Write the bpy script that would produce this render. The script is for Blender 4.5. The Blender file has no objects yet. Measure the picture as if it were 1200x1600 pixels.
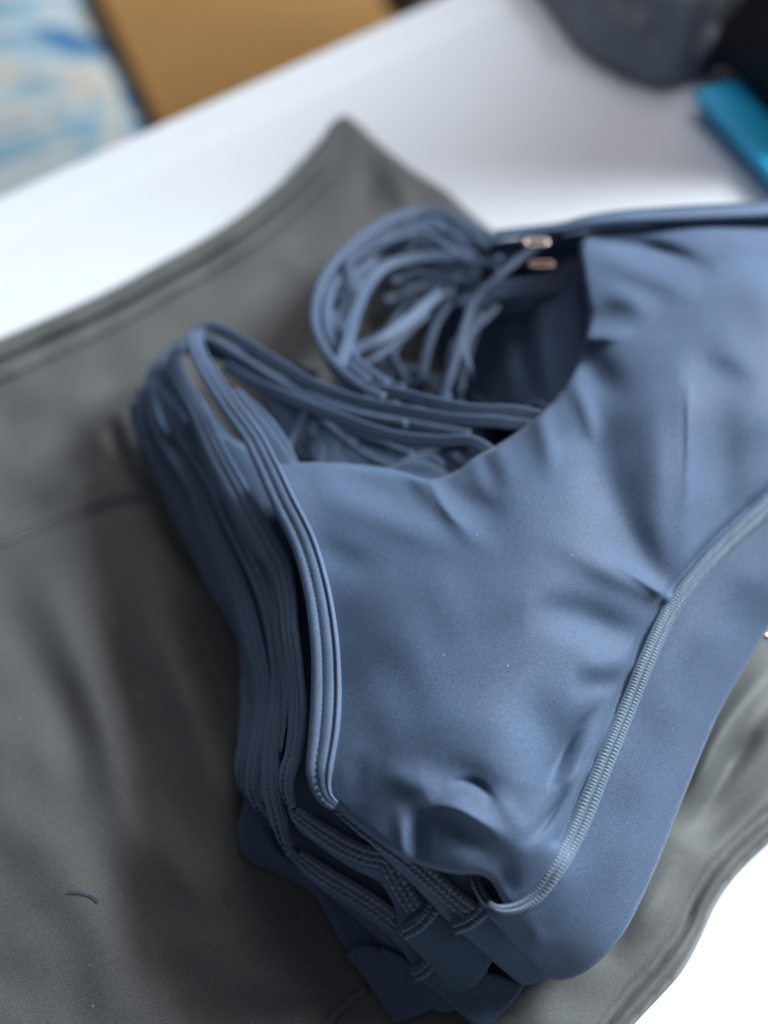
import bpy, math, random
import numpy as np
from mathutils import Vector
from mathutils.geometry import delaunay_2d_cdt

random.seed(7)
rng = np.random.default_rng(7)
scene = bpy.context.scene
C = scene.collection

# ------------------------------------------------------------------ camera
PITCH, HGT, VFOV = math.radians(55.0), 0.46, math.radians(50.0)
SP, CP = math.sin(PITCH), math.cos(PITCH)
FPX = 800.0 / math.tan(VFOV / 2)
cam_d = bpy.data.cameras.new('camera')
cam = bpy.data.objects.new('camera', cam_d)
C.objects.link(cam)
cam.location = (0, 0, HGT)
cam.rotation_euler = (math.pi / 2 - PITCH, 0, 0)
cam_d.sensor_fit = 'VERTICAL'
cam_d.sensor_height = 24.0
cam_d.lens = 12.0 / math.tan(VFOV / 2)
cam_d.clip_start = 0.01
cam_d.clip_end = 50
cam_d.dof.use_dof = True
cam_d.dof.focus_distance = 0.412
cam_d.dof.aperture_fstop = 1.8
scene.camera = cam

# ------------------------------------------------------------------ light
world = bpy.data.worlds.new('World')
scene.world = world
world.use_nodes = True
bg = world.node_tree.nodes['Background']
bg.inputs[0].default_value = (0.85, 0.87, 1.0, 1)
bg.inputs[1].default_value = 0.135

def area_lamp(name, loc, target, size, power, color):
    d = bpy.data.lights.new(name, 'AREA')
    d.shape = 'SQUARE'
    d.size = size
    d.energy = power
    d.color = color
    o = bpy.data.objects.new(name, d)
    C.objects.link(o)
    o.location = loc
    o.rotation_euler = (Vector(target) - Vector(loc)).to_track_quat('-Z', 'Y').to_euler()
    return o

area_lamp('window_lamp', (1.56, 1.14, 1.26), (0.0, 0.45, 0.0), 0.80, 128, (0.93, 0.97, 1.0))
area_lamp('fill_lamp', (0.50, 1.65, 1.75), (0.0, 0.5, 0.0), 1.2, 17, (1.0, 0.93, 0.975))  # added soft fill from behind; no such fixture is known

scene.view_settings.view_transform = 'Standard'
scene.view_settings.look = 'None'
scene.view_settings.exposure = 0.0
scene.view_settings.gamma = 1.0

# ------------------------------------------------------------------ helpers
LIFT = 1.0
def at(px, py, z):
    """Point of the place at height z that the photograph shows at (px, py)."""
    px = np.asarray(px, float); py = np.asarray(py, float); z = np.asarray(z, float)
    z = np.where(z > .008, .008 + (z - .008) * LIFT, z)
    u = (px - 600) / FPX
    v = (800 - py) / FPX
    d = (HGT - z) / (SP - v * CP)
    return np.stack([u * d, (CP + v * SP) * d, z + 0 * d], -1)

def spline(pts, step=None, n=None, closed=False):
    """Catmull-Rom curve through points of any dimension, resampled evenly."""
    P = np.asarray(pts, float)
    if closed:
        Q = np.vstack([P[-1], P, P[0], P[1]])
    else:
        Q = np.vstack([2 * P[0] - P[1], P, 2 * P[-1] - P[-2]])
    out = []
    m = len(Q) - 3
    t = np.linspace(0, 1, 24, endpoint=False)[:, None]
    for i in range(m):
        p0, p1, p2, p3 = Q[i:i + 4]
        out.append(0.5 * (2 * p1 + (p2 - p0) * t + (2 * p0 - 5 * p1 + 4 * p2 - p3) * t ** 2 + (3 * p1 - p0 - 3 * p2 + p3) * t ** 3))
    out = np.vstack(out + [Q[m + 1][None]])
    L = np.r_[0, np.cumsum(np.linalg.norm(np.diff(out, axis=0), axis=1))]
    if n is None:
        n = max(3, int(L[-1] / step) + 1)
    s = np.linspace(0, L[-1], n)
    return np.stack([np.interp(s, L, out[:, k]) for k in range(out.shape[1])], -1)

def seg_dist(P, poly, closed=True):
    """distance of every point to a polyline, and the position along it 0..1"""
    A = np.asarray(poly, float)
    B = np.roll(A, -1, 0) if closed else A[1:]
    A = A if closed else A[:-1]
    best = np.full(len(P), 1e18); tt = np.zeros(len(P))
    L = np.linalg.norm(B - A, axis=1); cum = np.r_[0, np.cumsum(L)]; tot = max(cum[-1], 1e-9)
    for i in range(len(A)):
        ab = B[i] - A[i]
        w = np.clip(((P - A[i]) @ ab) / max(ab @ ab, 1e-12), 0, 1)
        d2 = ((P - A[i] - w[:, None] * ab) ** 2).sum(1)
        k = d2 < best
        best[k] = d2[k]
        tt[k] = (cum[i] + w[k] * L[i]) / tot
    return np.sqrt(best), tt

def inside(P, poly):
    A = np.asarray(poly, float); B = np.roll(A, -1, 0)
    r = np.zeros(len(P), bool)
    for (x0, y0), (x1, y1) in zip(A, B):
        if y0 == y1:
            continue
        c = ((y0 > P[:, 1]) != (y1 > P[:, 1])) & (P[:, 0] < (x1 - x0) * (P[:, 1] - y0) / (y1 - y0) + x0)
        r ^= c
    return r

class Surf:
    """smooth height through control points (thin plate), plus folds"""
    def __init__(self, ctrl, folds=(), noise=(), pin=None):
        self.pin = pin
        c = np.asarray(ctrl, float)
        self.X = c[:, :2] / 500.0
        n = len(c)
        K = self.ker(self.X, self.X) + np.eye(n) * 1e-4
        Pm = np.c_[np.ones(n), self.X]
        M = np.block([[K, Pm], [Pm.T, np.zeros((3, 3))]])
        self.w = np.linalg.solve(M, np.r_[c[:, 2], 0, 0, 0])
        self.folds = folds
        self.noise = noise
    @staticmethod
    def ker(A, B):
        r2 = ((A[:, None] - B[None]) ** 2).sum(-1)
        return 0.5 * r2 * np.log(r2 + 1e-12)
    def __call__(self, P):
        P = np.asarray(P, float)
        X = P / 500.0
        z = self.ker(X, self.X) @ self.w[:-3] + np.c_[np.ones(len(X)), X] @ self.w[-3:]
        zb = z.copy()
        for f in self.folds:
            pts, amp, wid = f[:3]
            ends = f[3] if len(f) > 3 else 1
            d, t = seg_dist(P, spline(pts, step=12) if len(pts) > 2 else np.asarray(pts, float), closed=False)
            tap = np.sin(np.pi * np.clip(t, 0, 1)) ** 1.2 if ends == 1 else (np.clip((1 - t) * 1.6, 0, 1) if ends == 2 else (np.clip(t * 1.6, 0, 1) if ends == 3 else 1.0))
            if ends == 2 or ends == 3:
                tap = tap * tap * (3 - 2 * tap)
            if isinstance(wid, tuple):
                wd = wid[0] + (wid[1] - wid[0]) * t
            else:
                wd = wid
            z = z + amp * tap * np.exp(-(d / wd) ** 2)
        for (amp, lx, ly, ang, ph) in self.noise:
            ca, sa = math.cos(ang), math.sin(ang)
            a = P[:, 0] * ca + P[:, 1] * sa; b = -P[:, 0] * sa + P[:, 1] * ca
            z = z + amp * np.sin(a / lx + ph + 1.3 * np.sin(b / ly + ph * 2)) * np.cos(b / ly + ph)
        if self.pin is not None:
            q = np.clip((seg_dist(P, self.pin[0], closed=False)[0] - self.pin[1]) / (self.pin[2] - self.pin[1]), 0, 1)
            z = zb + (z - zb) * q * q * (3 - 2 * q)
        return z

def link(name, verts, faces, mat, parent=None, smooth=True):
    me = bpy.data.meshes.new(name)
    me.from_pydata([tuple(map(float, v)) for v in verts], [], [tuple(f) for f in faces])
    me.materials.append(mat)
    if smooth:
        me.polygons.foreach_set('use_smooth', [True] * len(me.polygons))
    me.update()
    o = bpy.data.objects.new(name, me)
    C.objects.link(o)
    if parent is not None:
        o.parent = parent
    return o

def sheet(name, poly, zf, mat, parent=None, step=6.0, thick=0.0012, roll=(8, 0.0012), raw=False, edge=None):
    """cloth sheet over an outline; raw: outline already in metres on the table"""
    ring = spline(poly, step=step, closed=True)[:-1] if edge is None else edge
    lo, hi = ring.min(0), ring.max(0)
    gx = np.arange(lo[0], hi[0], step); gy = np.arange(lo[1], hi[1], step * 0.866)
    G = np.array([(x + (step / 2 if j % 2 else 0), y) for j, y in enumerate(gy) for x in gx])
    G = G + rng.uniform(-.06, .06, G.shape) * step
    G = G[inside(G, ring)]
    d, _ = seg_dist(G, ring)
    G = G[d > step * 0.6]; d = d[d > step * 0.6]
    P = np.vstack([ring, G]); D = np.r_[np.zeros(len(ring)), d]
    sgn = 1 if raw else -1
    n = len(ring)
    res = delaunay_2d_cdt([Vector((p[0], sgn * p[1])) for p in P], [(i, (i + 1) % n) for i in range(n)], [], 1, 1e-9)
    V = np.array([(v[0], sgn * v[1]) for v in res[0]])
    if len(V) != len(P):
        D, _ = seg_dist(V, ring)
    z = zf(V)
    if roll:
        q = np.clip(1 - D / roll[0], 0, 1)
        z = z - roll[1] * (1 - np.sqrt(np.clip(1 - q * q, 0, 1)))
    W = np.c_[V, z] if raw else at(V[:, 0], V[:, 1], z)
    o = link(name, W, res[2], mat, parent)
    if thick:
        m = o.modifiers.new('thickness', 'SOLIDIFY')
        m.thickness = thick
        m.offset = -1
    return o

def frames(path, up=(0, -0.3, 1), tilt=None):
    T = np.gradient(path, axis=0)
    T /= np.linalg.norm(T, axis=1)[:, None] + 1e-12
    U = np.tile(np.asarray(up, float), (len(path), 1))
    N = U - (U * T).sum(1)[:, None] * T
    N /= np.linalg.norm(N, axis=1)[:, None] + 1e-9
    S = np.cross(N, T)
    if tilt is not None:
        a = np.interp(np.linspace(0, 1, len(path)), np.linspace(0, 1, len(tilt)), tilt)[:, None]
        N, S = N * np.cos(a) + S * np.sin(a), S * np.cos(a) - N * np.sin(a)
    return T, N, S

def ribbon(name, path, prof, mat, parent=None, up=(0, -0.3, 1), tilt=None, scale=None):
    T, N, S = frames(path, up, tilt)
    n, m = len(path), len(prof)
    pr = np.asarray(prof, float)
    sc = np.ones(n) if scale is None else np.interp(np.linspace(0, 1, n), np.linspace(0, 1, len(scale)), scale)
    V = path[:, None] + sc[:, None, None] * (pr[None, :, 0, None] * S[:, None] + pr[None, :, 1, None] * N[:, None])
    V = V.reshape(-1, 3)
    F = []
    for i in range(n - 1):
        for j in range(m):
            k = (j + 1) % m
            F.append((i * m + j, i * m + k, (i + 1) * m + k, (i + 1) * m + j))
    F.append(tuple(range(m - 1, -1, -1)))
    F.append(tuple((n - 1) * m + j for j in range(m)))
    return link(name, V, F, mat, parent)

def stitches(name, path, s, h, mat, parent, length=0.0014, gap=0.0010, rad=0.00034, up=(0, -0.3, 1), tilt=None):
    """a row of small thread dashes along a line at offset s, height h of a ribbon"""
    T, N, S = frames(path, up, tilt)
    Q = path + S * s + N * h
    L = np.r_[0, np.cumsum(np.linalg.norm(np.diff(Q, axis=0), axis=1))]
    V, F = [], []
    a = 0.0
    while a + length < L[-1]:
        ca = []
        for w in (0, .25, .75, 1):
            q = np.array([np.interp(a + w * length, L, Q[:, k]) for k in range(3)])
            i = min(len(Q) - 1, int(np.searchsorted(L, a)))
            ca.append((q - N[i] * (rad * 0.9 if w in (0, 1) else 0), S[i], N[i], rad * (0.55 if w in (0, 1) else 1)))
        b = len(V)
        for q, sv, nv, r in ca:
            for k in range(5):
                t = 2 * math.pi * k / 5
                V.append(q + sv * r * math.cos(t) + nv * r * math.sin(t))
        for i in range(3):
            for k in range(5):
                F.append((b + i * 5 + k, b + i * 5 + (k + 1) % 5, b + i * 5 + 5 + (k + 1) % 5, b + i * 5 + 5 + k))
        a += length + gap
    return link(name, V, F, mat, parent)

def coverstitch(name, path, width, mat, parent, period=0.0019, height=0.0009, up=(0, -0.3, 1), tilt=None, wscale=None, rows=2, rib=0.0009):
    """raised overlock seam: rows of cross threads with a groove between them"""
    n = max(8, int(np.linalg.norm(np.diff(path, axis=0), axis=1).sum() / 0.00032))
    L0 = np.r_[0, np.cumsum(np.linalg.norm(np.diff(path, axis=0), axis=1))]
    s = np.linspace(0, L0[-1], n)
    P = np.stack([np.interp(s, L0, path[:, k]) for k in range(3)], -1)
    # smooth the resampled path a little
    for _ in range(2):
        P[1:-1] = 0.25 * P[:-2] + 0.5 * P[1:-1] + 0.25 * P[2:]
    T, N, S = frames(P, up, tilt)
    m = 21
    c = np.linspace(-1, 1, m)
    ws = np.ones(n) if wscale is None else np.interp(np.linspace(0, 1, n), np.linspace(0, 1, len(wscale)), wscale)
    jit = np.interp(s, np.linspace(0, L0[-1], 40), rng.uniform(-.25, .25, 40))
    V = np.zeros((n, m, 3))
    for j, x in enumerate(c):
        base = height * (1 - abs(x) ** 3.0)
        r = (x + 1) / 2 * rows
        k = min(int(r), rows - 1)
        fr = r - k
        lobe = math.sin(math.pi * min(max(fr, 0), 1)) ** 0.6 if 0 < fr < 1 else 0.0
        ph = 0.5 * (k % 2) + 0.25 * fr
        wave = np.abs(np.sin(np.pi * (s / period + ph + jit))) ** 0.7
        hgt = base * (0.35 + 0.65 * lobe) + rib * lobe * wave - 0.0002
        V[:, j] = P + S * (x * width / 2 * ws)[:, None] + N * (hgt)[:, None]
    F = [(i * m + j, i * m + j + 1, (i + 1) * m + j + 1, (i + 1) * m + j) for i in range(n - 1) for j in range(m - 1)]
    return link(name, V.reshape(-1, 3), F, mat, parent)

def pxpath(pts, step=0.0025):
    P = spline(pts, n=240)
    return spline(at(P[:, 0], P[:, 1], P[:, 2])[::4], step=step)

def thing(name, label, cat, loc=(0, 0, 0), group=None):
    o = bpy.data.objects.new(name, None)
    o.empty_display_size = 0.02
    C.objects.link(o)
    o['label'] = label; o['category'] = cat
    if group:
        o['group'] = group
    return o

def tag(o, label, cat, group=None):
    o['label'] = label; o['category'] = cat
    if group:
        o['group'] = group
    return o

# ------------------------------------------------------------------ materials
def mat_new(name):
    m = bpy.data.materials.new(name)
    m.use_nodes = True
    return m, m.node_tree, m.node_tree.nodes['Principled BSDF']

def fabric(name, col, rough=0.5, sheen=0.25, sheen_col=(0.6, 0.7, 0.9), grain=900, twill=600, tvar=0.06, gvar=0.26, bump=0.25, spec=0.35, cloud=0.12):
    m, nt, b = mat_new(name)
    N, Lk = nt.nodes, nt.links
    tc = N.new('ShaderNodeTexCoord')
    n1 = N.new('ShaderNodeTexNoise'); n1.inputs['Scale'].default_value = grain; n1.inputs['Detail'].default_value = 2.0
    n2 = N.new('ShaderNodeTexNoise'); n2.inputs['Scale'].default_value = 26; n2.inputs['Detail'].default_value = 3.0
    wv = N.new('ShaderNodeTexWave'); wv.inputs['Scale'].default_value = twill; wv.inputs['Distortion'].default_value = 1.2; wv.inputs['Detail Scale'].default_value = 1.5
    wv.bands_direction = 'DIAGONAL'
    for x in (n1, n2, wv):
        Lk.new(tc.outputs['Object'], x.inputs['Vector'])
    mr = N.new('ShaderNodeMapRange')
    mr.inputs['From Min'].default_value = 0.3; mr.inputs['From Max'].default_value = 0.7
    mr.inputs['To Min'].default_value = 1 - gvar; mr.inputs['To Max'].default_value = 1 + gvar
    Lk.new(n1.outputs['Fac'], mr.inputs['Value'])
    mr2 = N.new('ShaderNodeMapRange')
    mr2.inputs['From Min'].default_value = 0.3; mr2.inputs['From Max'].default_value = 0.7
    mr2.inputs['To Min'].default_value = 1 - cloud; mr2.inputs['To Max'].default_value = 1 + cloud
    Lk.new(n2.outputs['Fac'], mr2.inputs['Value'])
    mr3 = N.new('ShaderNodeMapRange')
    mr3.inputs['To Min'].default_value = 1 - tvar; mr3.inputs['To Max'].default_value = 1 + tvar
    Lk.new(wv.outputs['Fac'], mr3.inputs['Value'])
    m0 = N.new('ShaderNodeMath'); m0.operation = 'MULTIPLY'
    Lk.new(mr.outputs[0], m0.inputs[0]); Lk.new(mr3.outputs[0], m0.inputs[1])
    mu = N.new('ShaderNodeMath'); mu.operation = 'MULTIPLY'
    Lk.new(m0.outputs[0], mu.inputs[0]); Lk.new(mr2.outputs[0], mu.inputs[1])
    vm = N.new('ShaderNodeVectorMath'); vm.operation = 'SCALE'
    vm.inputs[0].default_value = col
    Lk.new(mu.outputs[0], vm.inputs['Scale'])
    Lk.new(vm.outputs[0], b.inputs['Base Color'])
    ad = N.new('ShaderNodeMath'); ad.operation = 'ADD'
    Lk.new(n1.outputs['Fac'], ad.inputs[0]); Lk.new(wv.outputs['Fac'], ad.inputs[1])
    bp = N.new('ShaderNodeBump'); bp.inputs['Strength'].default_value = bump; bp.inputs['Distance'].default_value = 0.0004
    Lk.new(ad.outputs[0], bp.inputs['Height'])
    Lk.new(bp.outputs['Normal'], b.inputs['Normal'])
    b.inputs['Roughness'].default_value = rough
    b.inputs['Specular IOR Level'].default_value = spec
    b.inputs['Sheen Weight'].default_value = sheen
    b.inputs['Sheen Roughness'].default_value = 0.45
    b.inputs['Sheen Tint'].default_value = (*sheen_col, 1)
    return m

def plain(name, col, rough=0.5, metal=0.0, spec=0.5, nscale=40, var=0.06, bump=0.0):
    m, nt, b = mat_new(name)
    N, Lk = nt.nodes, nt.links
    tc = N.new('ShaderNodeTexCoord')
    n1 = N.new('ShaderNodeTexNoise'); n1.inputs['Scale'].default_value = nscale; n1.inputs['Detail'].default_value = 4
    Lk.new(tc.outputs['Object'], n1.inputs['Vector'])
    mr = N.new('ShaderNodeMapRange')
    mr.inputs['From Min'].default_value = 0.3; mr.inputs['From Max'].default_value = 0.7
    mr.inputs['To Min'].default_value = 1 - var; mr.inputs['To Max'].default_value = 1 + var
    Lk.new(n1.outputs['Fac'], mr.inputs['Value'])
    vm = N.new('ShaderNodeVectorMath'); vm.operation = 'SCALE'; vm.inputs[0].default_value = col
    Lk.new(mr.outputs[0], vm.inputs['Scale']); Lk.new(vm.outputs[0], b.inputs['Base Color'])
    if bump:
        bp = N.new('ShaderNodeBump'); bp.inputs['Strength'].default_value = bump; bp.inputs['Distance'].default_value = 0.001
        Lk.new(n1.outputs['Fac'], bp.inputs['Height']); Lk.new(bp.outputs['Normal'], b.inputs['Normal'])
    b.inputs['Roughness'].default_value = rough
    b.inputs['Metallic'].default_value = metal
    b.inputs['Specular IOR Level'].default_value = spec
    return m

NAVY = (0.060, 0.098, 0.168)
M_navy = fabric('navy_knit', NAVY, rough=0.66, spec=0.24, sheen=0.16, grain=1500)
M_bind = fabric('navy_binding_knit', (0.075, 0.122, 0.207), rough=0.6, sheen=0.3, grain=1500, bump=0.35)
M_strap = fabric('navy_strap_elastic', (0.056, 0.092, 0.158), rough=0.55, sheen=0.3, grain=1300)
M_thread = fabric('navy_seam_thread', (0.105, 0.155, 0.215), rough=0.55, sheen=0.25, grain=2600, bump=0.2)
M_dash = fabric('dark_stitch_thread', (0.018, 0.028, 0.055), rough=0.7, sheen=0.0, grain=2600, bump=0.2)
M_grey = fabric('grey_leggings_knit', (0.083, 0.091, 0.090), rough=0.6, sheen=0.2, sheen_col=(.8, .85, .88), grain=1700, cloud=0.05, bump=0.2, gvar=.3)
M_table = plain('white_table_plastic', (0.70, 0.755, 0.80), rough=0.38, nscale=300, var=0.012, bump=0.05)
M_slate = fabric('slate_shiny_fabric', (0.20, 0.235, 0.28), rough=0.36, sheen=0.1, grain=500, spec=0.6)
M_black = fabric('black_fabric', (0.008, 0.010, 0.016), rough=0.55, sheen=0.05, grain=500)
M_cyan = plain('cyan_plastic', (0.02, 0.58, 1.0), rough=0.35)
M_card = plain('brown_cardboard', (0.27, 0.150, 0.052), rough=0.8, nscale=14, var=0.05, spec=0.2)
M_cardedge = plain('cardboard_tape', (0.36, 0.20, 0.07), rough=0.45, nscale=14)
M_rose = plain('rose_metal', (0.42, 0.345, 0.32), rough=0.45, metal=1.0)
M_floor = plain('floor_tile', (0.32, 0.29, 0.25), rough=0.6, nscale=6, var=0.1)
M_dark = plain('dark_brown_fabric', (0.03, 0.022, 0.018), rough=0.8)
M_white = plain('white_lint', (0.8, 0.8, 0.8), rough=0.9)

# marbled print
M_marble, nt, b = mat_new('marbled_print')
N, Lk = nt.nodes, nt.links
tc = N.new('ShaderNodeTexCoord')
nz = N.new('ShaderNodeTexNoise'); nz.inputs['Scale'].default_value = 4.2; nz.inputs['Detail'].default_value = 5; nz.inputs['Distortion'].default_value = 1.6
Lk.new(tc.outputs['Object'], nz.inputs['Vector'])
cr = N.new('ShaderNodeValToRGB')
Lk.new(nz.outputs['Fac'], cr.inputs['Fac'])
el = cr.color_ramp.elements
el[0].position = 0.30; el[0].color = (0.03, 0.14, 0.36, 1)
el[1].position = 0.80; el[1].color = (0.06, 0.22, 0.45, 1)
for p, c in ((0.41, (0.08, 0.25, 0.46, 1)), (0.45, (0.40, 0.58, 0.66, 1)), (0.49, (0.66, 0.70, 0.66, 1)), (0.52, (0.60, 0.52, 0.42, 1)), (0.56, (0.52, 0.68, 0.72, 1)), (0.62, (0.16, 0.38, 0.55, 1)), (0.68, (0.6, 0.66, 0.66, 1))):
    e = el.new(p); e.color = c
mx = N.new('ShaderNodeVectorMath'); mx.operation = 'SCALE'; mx.inputs['Scale'].default_value = 0.75
Lk.new(cr.outputs[0], mx.inputs[0]); Lk.new(mx.outputs[0], b.inputs['Base Color'])
b.inputs['Roughness'].default_value = 0.6

# ------------------------------------------------------------------ floor, table
def box_verts(x0, x1, y0, y1, z0, z1):
    return [(x0, y0, z0), (x1, y0, z0), (x1, y1, z0), (x0, y1, z0), (x0, y0, z1), (x1, y0, z1), (x1, y1, z1), (x0, y1, z1)]
BOXF = [(0, 3, 2, 1), (4, 5, 6, 7), (0, 1, 5, 4), (1, 2, 6, 5), (2, 3, 7, 6), (3, 0, 4, 7)]
def box(name, dims, mat, parent=None, bevel=0.0, mw=None, seg=3):
    v = box_verts(*dims)
    if mw is not None:
        v = [tuple(mw @ Vector(p)) for p in v]
    o = link(name, v, BOXF, mat, parent, smooth=False)
    if bevel:
        m = o.modifiers.new('bevel', 'BEVEL'); m.width = bevel; m.segments = seg
    return o

fl = box('floor', (-3, 3, -1.5, 4, -0.80, -0.74), M_floor)
fl['kind'] = 'structure'

# table: its far edge runs from lower left to upper right
eA, eB = at(0, 300, 0), at(600, 30, 0)
ed = (eB - eA)[:2]; ed /= np.linalg.norm(ed)
nn = np.array([ed[1], -ed[0]])          # towards the camera
ang = math.atan2(ed[1], ed[0])
from mathutils import Matrix
TM = Matrix.Translation((eA[0], eA[1], 0)) @ Matrix.Rotation(ang, 4, 'Z')
# local: x along the far edge, y away from the table, table in y < 0
table = thing('folding_table', 'white plastic folding table top under all the clothes', 'table')
# moulded top with a raised lip along the rim
def table_top():
    prof = [(0.0, -0.036), (0.0, -0.008), (-0.0015, -0.003), (-0.005, -0.0004), (-0.010, 0.0), (-0.034, 0.0), (-0.037, -0.0003), (-0.041, -0.0008), (-0.046, -0.0010), (-0.70, -0.0010)]
    xs = [-0.62, 1.15]
    V, F = [], []
    hx0, hx1 = xs
    # nested rectangles: inset by -y of the profile
    for (yy, zz) in prof:
        ins = -yy
        x0, x1, y1, y0 = hx0 + min(ins, .3), hx1 - min(ins, .3), -ins if ins < .3 else -0.3, -0.95 + min(ins, .3)
        V += [(x0, y0, zz), (x1, y0, zz), (x1, y1, zz), (x0, y1, zz)]
    for i in range(len(prof) - 1):
        for k in range(4):
            F.append((i * 4 + k, i * 4 + (k + 1) % 4, i * 4 + 4 + (k + 1) % 4, i * 4 + 4 + k))
    e = (len(prof) - 1) * 4
    F.append((e, e + 1, e + 2, e + 3))
    F.append((3, 2, 1, 0))
    V = [tuple(TM @ Vector(v)) for v in V]
    o = link('table_top', V, F, M_table, table, smooth=False)
    return o
table_top()
for (lx, ly) in ((-0.5, -0.12), (1.0, -0.12), (-0.5, -0.85), (1.0, -0.85)):
    P = np.array([TM @ Vector((lx, ly, z)) for z in np.linspace(-0.74, -0.037, 6)])
    ribbon('leg', P, [(0.014 * math.cos(t), 0.014 * math.sin(t)) for t in np.linspace(0, 2 * math.pi, 12, endpoint=False)], M_table, table, up=(0, 1, 0))

# ------------------------------------------------------------------ grey leggings
G_OUT = [(-160, 600), (-60, 556), (0, 530), (100, 487), (180, 450), (250, 412), (310, 380), (370, 342), (440, 287), (490, 235), (520, 192), (535, 180), (552, 187),
         (590, 222), (640, 262), (700, 300), (712, 312), (750, 345), (790, 372), (900, 430), (1050, 560), (1250, 800), (1420, 1000), (1400, 1140), (1290, 1240), (1200, 1318), (1150, 1368),
         (1118, 1415), (1090, 1475), (1060, 1525), (1000, 1590), (930, 1670), (850, 1760), (400, 1800), (-160, 1800), (-260, 1200)]
GC = [(-200, 700, .012), (0, 540, .012), (250, 430, .012), (440, 300, .013), (535, 190, .018), (640, 270, .012), (780, 370, .008), (1000, 500, .006), (1400, 1000, .006), (1200, 1320, .007),
      (1000, 1590, .006), (850, 1750, .007), (400, 1800, .010), (-150, 1800, .012), (-200, 1200, .014), (100, 700, .014), (100, 1000, .016), (100, 1400, .016), (300, 1500, .011), (500, 1560, .007),
      (300, 650, .012), (600, 500, .008), (700, 900, .006), (500, 1250, .007), (1100, 1200, .010), (1150, 1100, .011), (350, 900, .012), (370, 1300, .009), (900, 1560, .007), (700, 1600, .006)]
G_FOLD = [
    ([(-20, 930), (40, 1010), (110, 1130), (150, 1280)], -0.0045, 42),
    ([(110, 880), (150, 960), (190, 1100), (240, 1250), (330, 1400)], -0.005, 36),
    ([(60, 860), (90, 960), (140, 1080), (190, 1240), (250, 1380)], 0.0035, 34),
    ([(200, 850), (240, 960), (300, 1120), (360, 1260), (420, 1400)], 0.0045, 34),
    ([(255, 840), (300, 950), (350, 1080), (400, 1220)], -0.005, 24),
    ([(180, 1120), (230, 1220), (270, 1330), (340, 1450)], 0.003, 28),
    ([(0, 1180), (60, 1290), (130, 1420), (200, 1560)], 0.0035, 60),
    ([(130, 1330), (210, 1430), (290, 1530), (350, 1640)], -0.004, 50),
    ([(330, 1480), (430, 1540), (520, 1540)], 0.003, 40),
    ([(192, 640), (205, 690), (235, 735), (285, 762), (330, 800)], 0.0105, 18),
    ([(172, 645), (186, 700), (212, 758)], -0.006, 16),
    ([(255, 780), (300, 830), (345, 900)], 0.0045, 12),
    ([(240, 790), (280, 850), (330, 930)], -0.004, 14),
    ([(0, 650), (80, 625), (180, 600)], 0.0022, 26),
    ([(20, 735), (110, 700), (180, 655)], -0.0032, 22),
    ([(60, 790), (140, 740), (200, 715)], 0.0025, 22),
    ([(380, 470), (450, 440), (520, 400)], -0.0018, 16),
    ([(430, 390), (480, 420), (520, 380)], 0.002, 24),
    ([(330, 440), (420, 390), (500, 330)], 0.002, 22),
    ([(560, 230), (580, 280), (560, 340)], -0.0025, 20),
    ([(600, 260), (630, 300), (640, 340)], 0.0025, 18),
    ([(1220, 1030), (1150, 1110), (1110, 1180), (1060, 1300)], 0.006, 17),
    ([(1250, 1060), (1180, 1140), (1120, 1230), (1060, 1320)], -0.005, 18),
    ([(1280, 1080), (1210, 1120), (1130, 1180)], 0.004, 22),
    ([(1220, 1190), (1140, 1260), (1080, 1330)], -0.0035, 20),
    ([(1060, 1330), (1010, 1430), (960, 1500)], 0.003, 26),
    ([(1250, 1235), (1180, 1290), (1120, 1350), (1085, 1405), (1068, 1450), (1030, 1500), (985, 1550), (940, 1610), (900, 1680)], -0.003, 8, 0),
    ([(1240, 1270), (1170, 1320), (1112, 1388), (1080, 1450), (1040, 1515), (980, 1580), (920, 1650)], 0.0018, 12, 0),
]
G_NOISE = [(0.0007, 34, 60, 0.9, 0.3), (0.0005, 19, 45, 2.2, 1.7)]
leg_surf = Surf(GC, G_FOLD, G_NOISE)
leggings = thing('leggings', 'dark grey leggings spread flat on the white table under the blue stack', 'leggings')
sheet('body', G_OUT, leg_surf, M_grey, leggings, step=9, thick=0.0025, roll=(16, 0.004))
# waistband: a separate doubled strip along the upper edge
edge_pts = np.array(G_OUT[0:12], float)
def offset_line(pts, d):
    P = spline(pts, step=8)
    T = np.gradient(P, axis=0); T /= np.linalg.norm(T, axis=1)[:, None]
    Nn = np.c_[-T[:, 1], T[:, 0]]        # to the right of travel = down in the picture
    return P + Nn * np.asarray(d).reshape(-1, 1)
up_e = offset_line(edge_pts, [1.0])
nE = len(up_e)
low_e = offset_line(edge_pts, np.interp(np.arange(nE), [0, nE - 12, nE - 1], [66, 50, 16]))
wb_ring = np.vstack([up_e[:-2], low_e[::-1][2:]])
wb_folds = [(offset_line(edge_pts, [16.0])[::6], 0.0020, 7, 0), (offset_line(edge_pts, [28.0])[::6], -0.0014, 5, 0), (offset_line(edge_pts, [40.0])[::6], 0.0016, 7, 0), (offset_line(edge_pts, [52.0])[::6], -0.001, 5, 0)]
wb_surf = Surf(GC, G_FOLD + wb_folds, G_NOISE)
sheet('waistband', None, lambda P: wb_surf(P) + 0.003, M_grey, leggings, step=6, thick=0.002, roll=(7, 0.0022), edge=wb_ring[::1])
low_f = offset_line(edge_pts, np.interp(np.arange(nE), [0, nE - 12, nE - 1], [30, 24, 8]))
sheet('waistband_facing', None, lambda P: Surf(GC, G_FOLD, G_NOISE)(P) + 0.0080, M_grey, leggings, step=6, thick=0.0018, roll=(9, 0.0024), edge=np.vstack([offset_line(edge_pts, [-2.0])[:-2], low_f[::-1][2:]]))
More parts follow.
